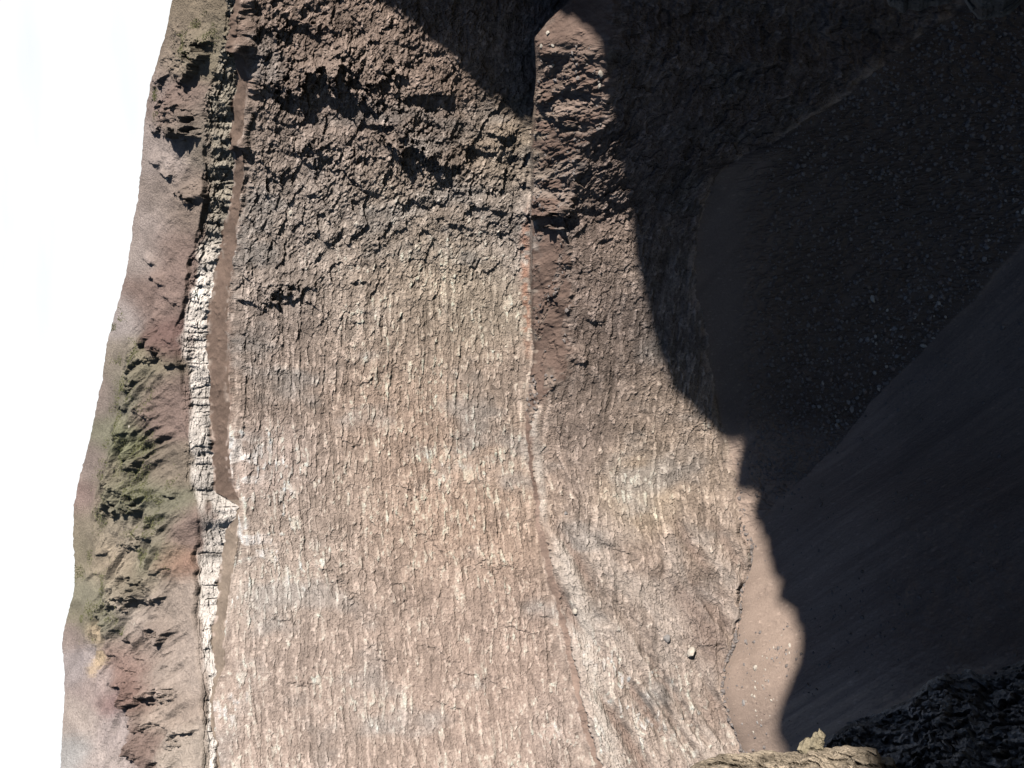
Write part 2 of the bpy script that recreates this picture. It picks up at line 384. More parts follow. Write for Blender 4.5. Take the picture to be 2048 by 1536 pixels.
# rough upper right wall: the big overhangs with shadow pools below
for a_ in [(600,55,26,60,10,5),(640,160,40,90,-20,9),(740,150,34,70,-15,8),(560,190,26,50,30,6),(700,190,40,80,20,8),(820,300,34,70,28,10),(880,330,22,45,20,6),(780,255,30,50,10,6),
           (620,310,24,40,30,5),(690,345,22,50,25,5),(1100,432,26,48,8,10),(1000,270,14,28,10,5),(560,585,20,44,-30,6),(600,590,14,40,-25,4),(500,600,14,26,10,4),(850,190,26,60,-12,6),
           (960,300,16,40,10,4),(530,60,20,34,0,5),(510,110,20,26,-20,5),(480,95,34,26,10,9),(470,300,18,30,0,6),(900,440,14,40,20,3),(540,330,18,40,30,4),(1130,235,20,44,10,4),(1160,175,16,34,10,3.5),
           (1110,110,12,30,0,3),(1085,200,14,20,0,3),(980,420,14,34,14,3),(720,560,12,20,0,3),(640,470,12,30,15,2.5),(1190,640,10,20,5,3),(1160,720,12,16,0,3),(1110,600,14,26,80,3),(1085,560,6,24,80,1.5),(1120,690,8,30,75,2),(1100,650,10,14,10,2)]:
    cx, cy, ra, rb, rot, h = a_
    boss(cx, cy, ra * 1.2, rb, rot, h * 0.58, 7.0, 1.0)
# benches of the lower left wall: long rounded beds that dip into the slope
lowl = (segc == 5) * sstep(980, 1150, V2)
dipc = Zf - Sf * 0.42 + 1.6 * g + 1.0 * g2
bn = 1 - np.abs(2 * vn(Sf / 50, dipc / 6.5, Sf / 70) - 1)
disp += (lowl * sstep(0.1, 0.75, bn) * 3.0 + lowl * 1.2 * fbm(Sf / 5, dipc / 2.6, Zf * 0 + 33, 3)).astype(np.float32)
# ledges: soft sand drifts
led = np.isin(segc, [2, 4]).astype(np.float32)
disp += led * (0.5 * fbm(Sf / 5, Zf / 5, Zf * 0 + 71, 3) + 0.35 * g3 + 0.5 * np.clip(r2, 0, 1) + 1.2 * fbm(Sf / 18, Zf / 18, Zf * 0 + 72, 2))
disp += led * 0.9 * np.clip(g3 - 0.15, 0, 1) * sstep(0.45, 0.7, vn(Sf / 6, Zf / 4, Zf * 0 + 39)) * 1.5
ledr = (segc == 4) * (1 - sstep(260, 520, V2))
smt = 1 - sstep(70, 130, V2)
ledr = ledr * (1 - 0.9 * smt)
rb2 = (segc == 4) * sstep(260, 330, V2) * (1 - sstep(820, 900, V2)) * sstep(0.50, 0.64, vn(Sf / 13, Zf / 2.6, Zf * 0 + 93))
ledr = np.maximum(ledr, rb2 * 0.8)
disp += (ledr * (1.6 * g2 + 0.9 * lump * (idc > 0.5) + 1.4 * (idb - .5))).astype(np.float32)
# talus: fine gravel, down-slope streaks, low fans
tal = (segc >= 6).astype(np.float32)
near = (segc == 7).astype(np.float32); tb_ = (segc == 6).astype(np.float32)
ease = sstep(0, 0.25, rel * 2)
disp += tal * 3.0 * fbm(Xf / 60, Yf / 60, Zf * 0 + 81, 2) * np.where(segc == 6, sstep(0, .5, rel), 1)
st = fbm((Xf * 0.80 + Yf * 0.60) / 2.2, (Xf * 0.60 - Yf * 0.80) / 55, Zf * 0 + 91, 3)
disp += near * 0.35 * st
bz_ = tb_ * sstep(1440, 1530, U2) * (1 - sstep(1000, 1080, V2))
disp += (bz_ * (0.8 * lump * (idc > .35) + 0.5 * fbm(Xf / 3, Yf / 3, Zf / 3, 3))).astype(np.float32)
disp += tb_ * 0.35 * np.clip(g3, 0, 1) + near * 0.5 * np.clip(fbm(Xf / 2.5, Yf / 2.5, Zf * 0 + 95, 3, .6) - 0.2, 0, 1)
disp += near * 1.6 * fbm((Xf * 0.80 + Yf * 0.60) / 14, (Xf * 0.60 - Yf * 0.80) / 120, Zf * 0 + 97, 2)
disp += tal * 0.10 * fbm(Xf / 0.9, Yf / 0.9, Zf / 0.9, 2)
darkrock = near * sstep(1650, 1900, U2) * sstep(900, 1200, V2)
disp += darkrock * 1.3 * fbm(Xf / 5, Yf / 5, Zf / 5, 4, .6)
# ease between neighbouring kinds of ground
k = np.array([0.15, 0.2, 0.3, 0.2, 0.15]); 
for _ in range(3):
    e = np.pad(disp, ((2, 2), (0, 0)), mode='edge')
    sm = sum(k[j] * e[j:j + NR] for j in range(5))
    wj = 1 - sstep(0.0, 0.10, rel)
    disp = disp * (1 - wj) + sm * wj
# displacement direction: out of the wall (towards the bowl's axis), upwards on slopes
nx = -X / RB; ny = -(Y - CY) / RB
nh = np.sqrt(nx ** 2 + ny ** 2); nx /= nh; ny /= nh
el_n = np.select([segc == 0, segc == 1, segc == 2, segc == 3, segc == 4, segc == 5, segc == 6], [48, 15, 50, 10, 48, 15, 55], 70)
el_n = np.radians(el_n.astype(float))
e = np.pad(el_n, ((12, 12), (0, 0)), mode='edge')
el_n = sum(e[j:j + NR] for j in range(25)) / 25
N = np.stack([nx * np.cos(el_n), ny * np.cos(el_n), np.sin(el_n)], -1)
# no relief at the very crest so the skyline stays as surveyed
crest_fade = np.ones((NR, 1)); crest_fade[:30, 0] = np.linspace(0.05, 1, 30)
P = P0 + N * (disp * crest_fade)[..., None]
print('relief', time.time() - T0)

# ------------------------------------------------------------------ colours of the ground itself (albedo)
def blend(pts, default_w=0.02):
    acc = np.zeros(E.shape + (3,), np.float32); wt = np.full(E.shape, 1e-4, np.float32)
    uu = U2[::4, ::4]; vv = V2[::4, ::4]
    a_ = np.zeros(uu.shape + (3,), np.float32); w_ = np.full(uu.shape, 1e-5, np.float32)
    for (x, y, c, r) in pts:
        g_ = np.exp(-((uu - x) ** 2 + (vv - y) ** 2) / (r * r)) + 1e-6 / (1 + ((uu - x) ** 2 + (vv - y) ** 2) / 1e4)
        a_ += g_[..., None] * np.array(c, np.float32); w_ += g_
    a_ /= w_[..., None]
    a_ = np.repeat(np.repeat(a_, 4, 0), 4, 1)[:NR, :NC]
    return a_
BRN = (0.165, 0.120, 0.095); GRY = (0.20, 0.19, 0.175); TAN = (0.32, 0.25, 0.19); PNK = (0.36, 0.27, 0.225); ORG = (0.37, 0.26, 0.19)
OLV = (0.19, 0.165, 0.11); RED = (0.20, 0.135, 0.115); PAL = (0.42, 0.36, 0.31); YEL = (0.36, 0.29, 0.19); MAU = (0.24, 0.185, 0.165)
wall_pts = [(560,80,BRN,140),(760,90,BRN,120),(700,220,(.17,.14,.125),130),(900,260,BRN,120),(560,300,(.18,.155,.135),120),(1000,300,OLV,80),(640,440,GRY,90),(800,420,(.24,.21,.17),110),
  (1000,450,GRY,110),(520,520,(.20,.175,.15),90),(560,620,(.17,.155,.145),90),(900,560,(.27,.235,.17),90),(960,620,(.29,.26,.20),70),(740,600,(.25,.215,.175),110),(850,700,(.31,.25,.19),110),(1000,760,(.27,.21,.165),60),
  (600,760,(.25,.20,.165),130),(780,830,ORG,100),(900,820,(.30,.24,.19),90),(1020,780,(.22,.19,.16),50),(880,900,ORG,90),(700,950,(.29,.235,.195),110),(560,920,(.36,.31,.29),70),(1000,940,(.33,.25,.19),80),
  (820,1050,ORG,120),(620,1100,(.33,.28,.24),110),(960,1080,ORG,90),(560,1180,(.38,.34,.30),80),(720,1180,(.32,.26,.22),110),(900,1200,(.34,.26,.215),120),(620,1330,(.33,.27,.235),120),(820,1350,(.39,.30,.25),140),
  (560,1450,(.38,.31,.27),120),(700,1480,(.36,.29,.245),120),(1000,1380,PNK,120),(900,1500,(.39,.305,.26),120),(1100,1450,(.36,.30,.27),60),
  (1180,150,BRN,80),(1200,450,(.16,.115,.095),80),(1200,620,(.17,.13,.11),80),(1250,520,(.20,.16,.13),60),(1220,750,(.19,.15,.125),80),(1300,830,(.27,.215,.165),80),(1180,900,(.25,.20,.17),80),(1350,950,(.26,.21,.16),70),
  (1270,960,YEL,60),(1290,1020,YEL,50),(1200,1080,(.24,.20,.17),60),(1150,1120,(.34,.29,.25),40),(1320,1120,(.20,.15,.12),70),(1400,1080,(.26,.205,.16),60),(1450,1130,(.30,.25,.21),50),(1250,1200,(.30,.25,.21),80),
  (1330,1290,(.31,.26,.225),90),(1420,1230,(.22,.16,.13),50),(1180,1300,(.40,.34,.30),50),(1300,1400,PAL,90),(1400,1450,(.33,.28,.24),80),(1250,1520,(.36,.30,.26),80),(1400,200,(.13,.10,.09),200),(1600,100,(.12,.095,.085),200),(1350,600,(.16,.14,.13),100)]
rim_pts = [(380,30,(.21,.165,.11),60),(350,90,(.22,.17,.13),50),(420,90,OLV,40),(310,180,MAU,30),(360,220,RED,40),(400,260,(.20,.165,.13),40),(300,300,(.30,.245,.225),40),(320,400,(.24,.19,.165),40),(290,450,(.30,.245,.225),40),
  (370,420,(.20,.15,.12),40),(340,500,(.19,.13,.11),40),(290,520,(.30,.25,.23),30),(300,600,RED,40),(340,560,RED,40),(245,640,(.30,.26,.25),30),(250,720,(.24,.20,.16),30),(330,680,(.15,.085,.075),30),(290,740,(.19,.17,.11),40),
  (210,800,MAU,30),(260,800,(.18,.17,.12),40),(330,800,RED,35),(220,870,(.185,.18,.12),30),(320,850,RED,30),(270,890,(.17,.18,.095),35),(190,930,MAU,30),(240,960,OLV,40),(330,930,(.20,.16,.12),30),(175,1000,(.24,.16,.145),25),
  (280,1000,(.175,.175,.11),40),(330,1030,(.16,.155,.105),30),(200,1050,(.24,.20,.14),40),(280,1070,(.24,.20,.15),40),(320,1120,(.17,.17,.11),30),(170,1110,OLV,30),(230,1130,(.33,.26,.18),40),(350,1130,(.27,.145,.10),25),(370,1060,RED,25),
  (200,1200,(.20,.19,.13),40),(250,1180,(.28,.235,.17),30),(300,1170,OLV,25),(340,1200,(.29,.23,.19),40),(200,1262,(.38,.28,.17),14),(180,1240,OLV,25),(150,1280,MAU,20),(240,1240,(.16,.155,.105),20),(270,1240,(.33,.27,.23),25),
  (160,1330,(.28,.24,.24),25),(183,1345,(.50,.35,.19),9),(196,1330,(.50,.35,.19),9),(208,1318,(.46,.33,.19),8),(200,1380,(.31,.24,.225),30),(300,1300,(.24,.18,.15),40),(350,1330,(.32,.255,.215),40),(270,1340,(.25,.15,.125),30),(290,1390,(.20,.115,.095),30),
  (220,1410,(.22,.125,.12),22),(160,1450,(.34,.28,.25),30),(150,1500,(.30,.30,.30),25),(230,1470,(.33,.27,.26),35),(340,1430,(.31,.24,.195),35),(300,1480,(.19,.125,.105),25),(380,1500,(.34,.28,.23),30),(200,1530,(.36,.30,.28),30)]
cw = blend(wall_pts); cr = blend(rim_pts)
lw = cw.mean(-1, keepdims=True); cw = 0.5 * cw + 0.5 * lw * np.array([1.25, 0.955, 0.81], np.float32)
cw = cw * (1.05 - 0.15 * sstep(900, 1300, V2) + 0.22 * right)[..., None]
lr = cr.mean(-1, keepdims=True); cr = 0.68 * cr + 0.32 * lr * np.array([1.13, 0.98, 0.89], np.float32)
col = cw.copy()
col[seg == 0] = cr[seg == 0]
one = np.ones(3, np.float32)
# pale lava band
cb = np.array([0.62, 0.56, 0.51], np.float32); cbr = np.array([0.33, 0.29, 0.235], np.float32)
tbw = sstep(380, 600, V2)[..., None]
bcol = cb * tbw + cbr * (1 - tbw)
bcol = bcol * (0.45 + 0.55 * vn(Sf / 4, Zf / 5, Zf * 0 + 2) + 0.7 * (vn(Sf / 22, Zf / 12, Zf * 0 + 4) - 0.2) + 0.2 * (gx - .5))[..., None]
bmix = sstep(0.18, 0.75, rel)[..., None] * 0 + 1
rowb = np.zeros((NR, 1), np.float32); i1 = rows[0]; rowb[i1:i1 + rows[1], 0] = np.linspace(0, 1, rows[1])
edge = sstep(0.05, 0.5, rowb + 0.6 * (vn(Sf / 6, Zf / 3, Zf * 0 + 8) - 0.5))[..., None]
col = np.where((segc == 1)[..., None], bcol * edge + cr * (1 - edge), col)
# pale spill just under the upper ledge on the left side
sp = (segc == 3) * np.exp(-((U2 - np.interp(V2, [p[1] for p in ledge_b], [p[0] for p in ledge_b])) / 60) ** 2) * (sstep(850, 900, V2) * (0.9 + 0.1 * np.sin(V2 / 40)) * (1 - 0.5 * sstep(1350, 1450, V2)))
sp = (sp * sstep(0.38, 0.55, vn(Sf / 3, Zf / 3, Zf * 0 + 2)) * sstep(0.3, 0.6, vn(Sf / 16, Zf / 14, Zf * 0 + 22)))[..., None]
col = col * (1 - 0.85 * sp) + 0.85 * sp * np.array([.68, .62, .58])
# block to block variation
blk = 0.80 + 0.36 * ids + 0.28 * (idc - .5) + 0.25 * g3
stone = ((idc > 0.88) & (f1 < 0.5)).astype(np.float32) * (0.35 + 0.45 * idb)
lines = sstep(0.66, 0.80, vn(Sf / 26, (Zf + warp) / 1.3, Zf * 0 + 57)) * sstep(0.45, 0.7, vn(Sf / 11, Zf / 14, Zf * 0 + 58))
palebed = (sstep(0.78, 0.93, ids) * 0.45 + 0.7 * lines) * (1 - 0.7 * right)
cl3 = np.isin(segc, [3, 5])
blk = 1.0 + (blk - 1.0) * calm
fac = np.where(cl3, blk * (1 + 0.25 * fbm(Sf / 10, Zf / 10, Zf * 0 + 77, 3)), 1.0)[..., None]
col = col * fac
hi = np.where(cl3, np.clip(stone + palebed, 0, 1), 0)[..., None]
col = col * (1 - hi) + hi * np.minimum(col * 1.55 + 0.03, 0.55)
# greyer, dustier mottling in the rough rock; darker beds
gm = np.where(cl3, sstep(0.1, 0.6, fbm(Sf / 14, Zf / 22, Zf * 0 + 88, 3)) * 0.5, 0)[..., None]
lum = col.mean(-1, keepdims=True)
col = col * (1 - gm) + gm * lum * np.array([1.04, 0.985, 0.94]) * 0.94
db = np.where(cl3, sstep(0.62, 0.80, vn(Zf * 0 + 1.4, (Zf + warp) / 1.1, Sf / 30)), 0)[..., None]
col = col * (1 - 0.28 * db * calm[..., None])
# red baked layer above the middle ledge
d_mt = U2 - np.interp(V2, [p[1] for p in mid_t], [p[0] for p in mid_t])
redm = (segc == 3) * np.exp(-((d_mt + 12) / 9) ** 2) * sstep(380, 480, V2) * (1 - sstep(640, 760, V2)) * sstep(0.35, 0.6, vn(Sf / 2, Zf / 2, Zf * 0))
col = col * (1 - 0.75 * redm[..., None]) + 0.75 * redm[..., None] * np.array([.30, .15, .10])
# pale dyke of blocks beside the middle ledge, left half
pal = np.isin(segc, [4, 5]) * np.exp(-((d_mt - 16) / 9) ** 2) * sstep(770, 830, V2) * (1 - sstep(1010, 1060, V2)) + \
      (segc == 5) * np.exp(-((d_mt - 45) / 16) ** 2) * sstep(1060, 1110, V2)
pal = np.clip(pal, 0, 1)[..., None]
col = col * (1 - 0.7 * pal) + 0.7 * pal * np.array([.50, .44, .39])
# sand ledges
sand = np.array([0.185, 0.132, 0.108], np.float32)
sv = (0.92 + 0.25 * fbm(Sf / 9, Zf / 5, Zf * 0 + 5, 3))[..., None]
c_led = np.where((V2 > 1000)[..., None], np.array([.24, .19, .155]), sand * .80) * (sv + 0.22 * g3[..., None])
col = np.where((segc == 2)[..., None], c_led * np.array([1.0, 1.0, 0.98]), col)
c_led4 = np.where((V2 > 1000)[..., None], np.array([.27, .195, .16]), np.array([.175, .122, .10])) * (sv + 0.25 * (vn(Sf / 7, Zf / 2.5, Zf * 0 + 6)[..., None] - .5))
rk = (ledr * sstep(0.30, 0.7, vn(Sf / 4, Zf / 4, Zf * 0 + 13)))[..., None]
c_led4 = c_led4 * (1 - rk) + rk * cw * (0.7 + 0.7 * idc[..., None])
col = np.where((segc == 4)[..., None], c_led4, col)
# sand and rock interfinger along the ledges' borders
e_l = 1 - sstep(0.0, 0.45, rel + 0.5 * (vn(Sf / 3, Zf / 2, Zf * 0 + 23) - 0.5))
mixl = (np.isin(segc, [2, 4]) * e_l * sstep(0.45, 0.6, vn(Sf / 1.6, Zf / 1.3, Zf * 0 + 27)))[..., None]
col = col * (1 - mixl) + mixl * cw * (0.8 + 0.5 * idc[..., None])
dsl = ((segc == 3) * np.exp(-np.clip(U2 - np.interp(V2, [p[1] for p in ledge_b], [p[0] for p in ledge_b]), 0, 1e3) / 9) + (segc == 5) * np.exp(-np.clip(U2 - np.interp(V2, [p[1] for p in mid_b], [p[0] for p in mid_b]), 0, 1e3) / 12)) * sstep(0.4, 0.6, vn(Sf / 2.5, Zf / 4, Zf * 0 + 37))
dsl = (dsl * (V2 < 1000) * 0.8)[..., None]
col = col * (1 - dsl) + dsl * sand
# dipping benches of the lower left wall: pale lava beds with brown ash between them
lb = (lowl * (1 - sstep(0.15, 0.45, bn)) * 0.85)[..., None]
col = col * (1 - lb) + lb * np.array([.24, .175, .145])
lp = (lowl * sstep(0.5, 0.8, bn) * sstep(0.35, 0.6, vn(Sf / 20, dipc / 9, Zf * 0 + 91)) * 0.35)[..., None]
col = col * (1 - lp) + lp * np.array([.52, .45, .40])
# brown sand chute between the lower cliffs
ch = (segc == 5) * np.exp(-(((U2 - 1400) - 0.55 * (V2 - 1250)) / 34) ** 2) * sstep(1130, 1200, V2) * (1 - sstep(1350, 1400, V2))
ch = ch[..., None]; col = col * (1 - 0.8 * ch) + 0.8 * ch * np.array([.22, .165, .14])
# wall foot: ash drifts up between the lowest rocks
ft = (segc == 5) * sstep(0.90, 1.0, 1 - rel * 0.5 * (np.arange(NR)[:, None] > sum(rows[:5]) + rows[5] / 2) - 0 * rel) * (np.arange(NR)[:, None] > sum(rows[:5]) + rows[5] / 2)
ft = (ft * sstep(0.38, 0.62, vn(Sf / 3.5, Zf / 3, Zf * 0 + 101)) * 0.9)[..., None]
col = col * (1 - ft) + ft * np.array([0.335, 0.26, 0.215])
# talus
tcol = np.array([0.345, 0.262, 0.215], np.float32) * (0.95 + 0.14 * st + 0.10 * fbm(Xf / 12, Yf / 12, Zf * 0 + 3, 3))[..., None]
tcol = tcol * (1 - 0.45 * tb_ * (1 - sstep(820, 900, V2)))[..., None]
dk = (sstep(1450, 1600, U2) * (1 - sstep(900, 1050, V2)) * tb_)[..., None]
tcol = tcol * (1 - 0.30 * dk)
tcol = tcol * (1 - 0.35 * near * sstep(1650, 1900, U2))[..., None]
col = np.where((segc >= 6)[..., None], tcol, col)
# specks of debris
spk = ((vn(Xf * 1.3, Yf * 1.3, Zf * 1.3) > 0.86) & (segc >= 6) & (segc <= 7))
col = np.where(spk[..., None], col * 1.35, col)
# rim mottling
rmn = (0.88 + 0.30 * fbm(Sf / 5, Zf / 5, Zf * 0 + 15, 4, .6) + 0.10 * r2 * smooth_top)[..., None]
col = np.where((segc == 0)[..., None], col * rmn, col)
# ragged lower rim of the slope picks up wall colours
col = np.clip(col, 0.02, 0.75).astype(np.float32)
print('colour', time.time() - T0)

# ------------------------------------------------------------------ terrain objects
fs = seg[:-1]
def part_of(name, segs, mat, smooth=False):
    mk = np.isin(fs, segs)[:, None] & np.ones((1, NC - 1), bool)
    o = mesh_grid(name, P, col, mat, smooth, mk)
    return tag(o, kind='structure')
part_of('rim_slope', [0], M_rim)
part_of('pale_cliff_band', [1], M_cliff)
part_of('upper_ledge', [2], M_sand, True)
part_of('crater_wall', [3], M_cliff)
part_of('middle_ledge', [4], M_sand)
part_of('lower_crater_wall', [5], M_cliff)
part_of('boulder_talus', [6], M_sand)
part_of('sand_talus', [7], M_sand)

# outer flank behind the crest
back = [P[0]]
for dd, dz in ((3, -0.6), (10, -4), (40, -20), (160, -85), (600, -330), (1500, -700)):
    q = P[0].copy(); q[:, 0] += -nx[0] * dd; q[:, 1] += -ny[0] * dd; q[:, 2] += dz; back.append(q)
B = np.stack(back[::-1]); 
tag(mesh_grid('outer_flank', B, np.broadcast_to(np.array([.24, .19, .17]), B.shape), M_rim, True), kind='structure')

# ------------------------------------------------------------------ near rim on the right: its crest throws the big shadow
edge_pts = [(760,0),(820,50),(885,95),(915,120),(950,170),(1000,210),(1055,240),(1216,95),(1262,430),(1272,520),(1285,600),(1302,660),(1326,720),(1346,780),(1388,832),(1425,855),(1445,880),
            (1492,885),(1478,930),(1466,968),(1478,988),(1512,996),(1500,1035),(1522,1068),(1540,1108),(1545,1145),(1556,1170),(1560,1200),(1588,1228),(1590,1255),(1603,1300),(1600,1325),(1580,1380),(1556,1430),(1550,1462),(1562,1500),(1566,1530)]
RPL = np.array([(205,520),(236,440),(262,360),(290,270),(312,170),(322,70),(315,-40),(290,-150),(240,-260),(150,-360),(20,-430)], float)
seglen = np.r_[0, np.cumsum(np.linalg.norm(np.diff(RPL, axis=0), axis=1))]
ns = 700
sr = np.linspace(0, seglen[-1], ns)
RX = np.interp(sr, seglen, RPL[:, 0]); RY = np.interp(sr, seglen, RPL[:, 1])
def smooth1(a, n):
    kk = np.hanning(2 * n + 1); kk /= kk.sum(); return np.convolve(np.pad(a, n, mode='edge'), kk, 'valid')
RX = smooth1(RX, 18); RY = smooth1(RY, 18)
sun = np.array(SUN); sh = sun[:2] / np.linalg.norm(sun[:2]); tz = sun[2] / np.linalg.norm(sun[:2])
prj_d = (RX * -sh[1] + RY * sh[0])            # signed offset perpendicular to the sun's plan direction
def ridge_hit(Pt):
    c = Pt[0] * -sh[1] + Pt[1] * sh[0]
    d = prj_d - c
    k_ = np.where(np.sign(d[:-1]) != np.sign(d[1:]))[0]
    for kk in k_:
        t = d[kk] / (d[kk] - d[kk + 1])
        q = np.array([RX[kk] + t * (RX[kk + 1] - RX[kk]), RY[kk] + t * (RY[kk + 1] - RY[kk])])
        Ld = (q - Pt[:2]) @ sh
        if Ld > 5: return sr[kk] + t * (sr[kk + 1] - sr[kk]), Pt[2] + Ld * tz, Ld
    return None
def surf_point(px, py):
    a, e = azel(px, py)
    j = int(np.argmin(np.abs(A - a))); i = int(np.argmin(np.abs(E[:, j] - e)))
    return P[max(i - 3, 0):i + 4, max(j - 3, 0):j + 4].reshape(-1, 3).mean(0)
hits = []
for (x, y) in edge_pts:
    h = ridge_hit(surf_point(x, y))
    if h: hits.append(h); print('edge', (x, y), [round(v, 1) for v in h])
print('ridge range', sr[0], sr[-1])
hits.sort()
hits = [h for h in hits if not 370 < h[0] < 412] + [(372, 24.0, 0), (404, 27.0, 0)]; hits.sort()
hs = np.array([h[0] for h in hits]); hz = np.array([h[1] for h in hits])
RZ = np.interp(sr, hs, hz, left=hz[0], right=hz[-1])
SPUR_PTS = []
RZ_far = hz[-1]
# beyond the fitted stretch the rim climbs on behind the camera
RZ = np.where(sr > hs[-1], np.interp(sr, [hs[-1], 725, 755, 790, 900], [hz[-1], 165, 168, 200, 215]), RZ)
RZ = RZ + 3.6 * fbm(sr / 9, sr * 0 + 3, sr * 0, 3, 0.7) * sstep(430, 560, sr) + 1.3 * fbm(sr / 4, sr * 0 + 8, sr * 0, 2)
prof = [(-1200, -600), (-300, -150), (-60, -28), (-15, -6), (-4, -1), (0, 0), (3, -5), (10, -25), (18, -60), (30, -120), (44, -200), (60, -270)]
tx = np.gradient(RX); ty = np.gradient(RY); tl = np.hypot(tx, ty); inx = ty / tl; iny = -tx / tl
# make sure the inward normal points to the crater's middle
sgn = np.sign((0 - RX) * inx + (150 - RY) * iny); inx *= sgn; iny *= sgn
rowsR = []
for off, dz in prof:
    o_ = off * np.ones(ns)
    if off > 0: o_ = o_ + 0.25 * off * fbm(sr / 25, sr * 0 + off, sr * 0, 3)
    if off < -100: o_ = np.maximum(o_, -1200)
    rowsR.append(np.stack([RX + inx * o_, RY + iny * o_, RZ + dz], -1))
RW = np.stack(rowsR)
tag(mesh_grid('near_rim', RW, np.broadcast_to(np.array([.20, .16, .14]), RW.shape), M_rim), kind='structure')
print('ridge', time.time() - T0)

# ------------------------------------------------------------------ nearer rock outcrops at the frame's edge
def outcrop(name, sil, inward, dist, depth, seed, label, base, amp=1.0, near_k=0.72, n=420, rows_f=170, mat=None):
    """a rock mass: its skyline in the photo, set at its own distance; the face comes nearer inwards, the back falls away"""
    q = np.array(sil, float); L_ = np.r_[0, np.cumsum(np.hypot(*np.diff(q, axis=0).T))]
    t = np.linspace(0, L_[-1], n); x = np.interp(t, L_, q[:, 0]); y = np.interp(t, L_, q[:, 1])
    jz = 3.2 * fbm(t / 14 + seed, t * 0, t * 0, 4, 0.7); x = x + jz * 0.5; y = y + jz
    iv = np.array(inward, float)
    pts = []
    ts = np.r_[np.linspace(-1, 0, 30)[:-1], np.linspace(0, 1, rows_f) ** 1.15]
    for tt in ts:
        if tt < 0:
            k_ = -tt; xx = x + iv[0] * depth * 0.55 * k_ ** 1.5 ; yy = y + iv[1] * depth * 0.55 * k_ ** 1.5; dd = dist * (1 + 0.30 * k_)
        else:
            xx = x + iv[0] * depth * tt; yy = y + iv[1] * depth * tt; dd = dist * (1 - (1 - near_k) * tt ** 0.8)
        pts.append(ray(xx, yy) * np.asarray(dd)[..., None] if np.ndim(dd) else ray(xx, yy) * dd)
    G_ = np.stack(pts)
    gx_, gy_, gz_ = [G_[..., i].astype(np.float32) for i in range(3)]
    s_ = dist / 160.0
    w_ = np.clip(np.abs(ts) / 0.05, 0.12, 1)[:, None]
    d_ = amp * s_ * (4.0 * fbm(gx_ / (14 * s_) + seed, gy_ / (14 * s_), gz_ / (11 * s_), 3) + 2.2 * fbm(gx_ / (4 * s_), gy_ / (4 * s_) + seed, gz_ / (2.6 * s_), 4, .6))
    u_, v_ = (gx_ + gy_) / (3.2 * s_), gz_ / (1.7 * s_)
    a1, a2, ai = worley(u_ + fbm(gx_ / 3, gy_ / 3, gz_ / 3, 2), v_ + fbm(gx_ / 3 + 9, gy_ / 3, gz_ / 3, 2), seed)
    d_ = d_ + amp * s_ * (2.2 * (ai - 0.5) + 1.2 * fbm(gx_ / (1.3 * s_), gy_ / (1.3 * s_), gz_ / (0.9 * s_) + seed, 3, .7) - 1.0 * (1 - sstep(0, .15, a2 - a1)))
    V_ = -G_ / np.linalg.norm(G_, axis=-1, keepdims=True)
    Nn = V_ + np.array([0.35 if inward[1] > 0 else -0.35, 0, 0.5]); Nn /= np.linalg.norm(Nn, axis=-1, keepdims=True)
    G_ = G_ + Nn * (d_ * w_)[..., None]
    cc = np.array(base) * (0.60 + 0.50 * ai + 0.55 * fbm(gx_ / (5 * s_), gy_ / (5 * s_), gz_ / (5 * s_), 3))[..., None]
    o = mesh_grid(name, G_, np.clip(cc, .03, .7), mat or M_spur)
    return tag(o, label, 'rock outcrop')
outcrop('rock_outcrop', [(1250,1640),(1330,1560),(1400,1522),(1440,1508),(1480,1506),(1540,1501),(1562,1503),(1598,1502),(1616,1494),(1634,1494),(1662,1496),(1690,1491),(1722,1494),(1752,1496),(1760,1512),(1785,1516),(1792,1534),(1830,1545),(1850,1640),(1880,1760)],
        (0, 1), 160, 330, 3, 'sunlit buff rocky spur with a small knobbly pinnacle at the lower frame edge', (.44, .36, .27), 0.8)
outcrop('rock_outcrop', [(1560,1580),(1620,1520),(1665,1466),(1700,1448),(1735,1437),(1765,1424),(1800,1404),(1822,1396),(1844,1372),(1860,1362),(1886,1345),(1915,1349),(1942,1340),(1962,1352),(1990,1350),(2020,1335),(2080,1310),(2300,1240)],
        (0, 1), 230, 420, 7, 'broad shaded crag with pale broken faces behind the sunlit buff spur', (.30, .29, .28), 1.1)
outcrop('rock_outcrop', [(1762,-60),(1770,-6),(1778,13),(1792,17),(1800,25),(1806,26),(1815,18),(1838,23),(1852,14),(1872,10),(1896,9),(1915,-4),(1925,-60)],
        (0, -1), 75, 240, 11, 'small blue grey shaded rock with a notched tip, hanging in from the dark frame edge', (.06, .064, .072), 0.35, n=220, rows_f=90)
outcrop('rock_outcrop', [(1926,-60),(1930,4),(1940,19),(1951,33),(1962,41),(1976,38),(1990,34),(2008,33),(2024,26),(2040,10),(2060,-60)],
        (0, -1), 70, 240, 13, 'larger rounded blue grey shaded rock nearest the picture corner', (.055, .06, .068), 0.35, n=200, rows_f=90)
print('outcrops', time.time() - T0)

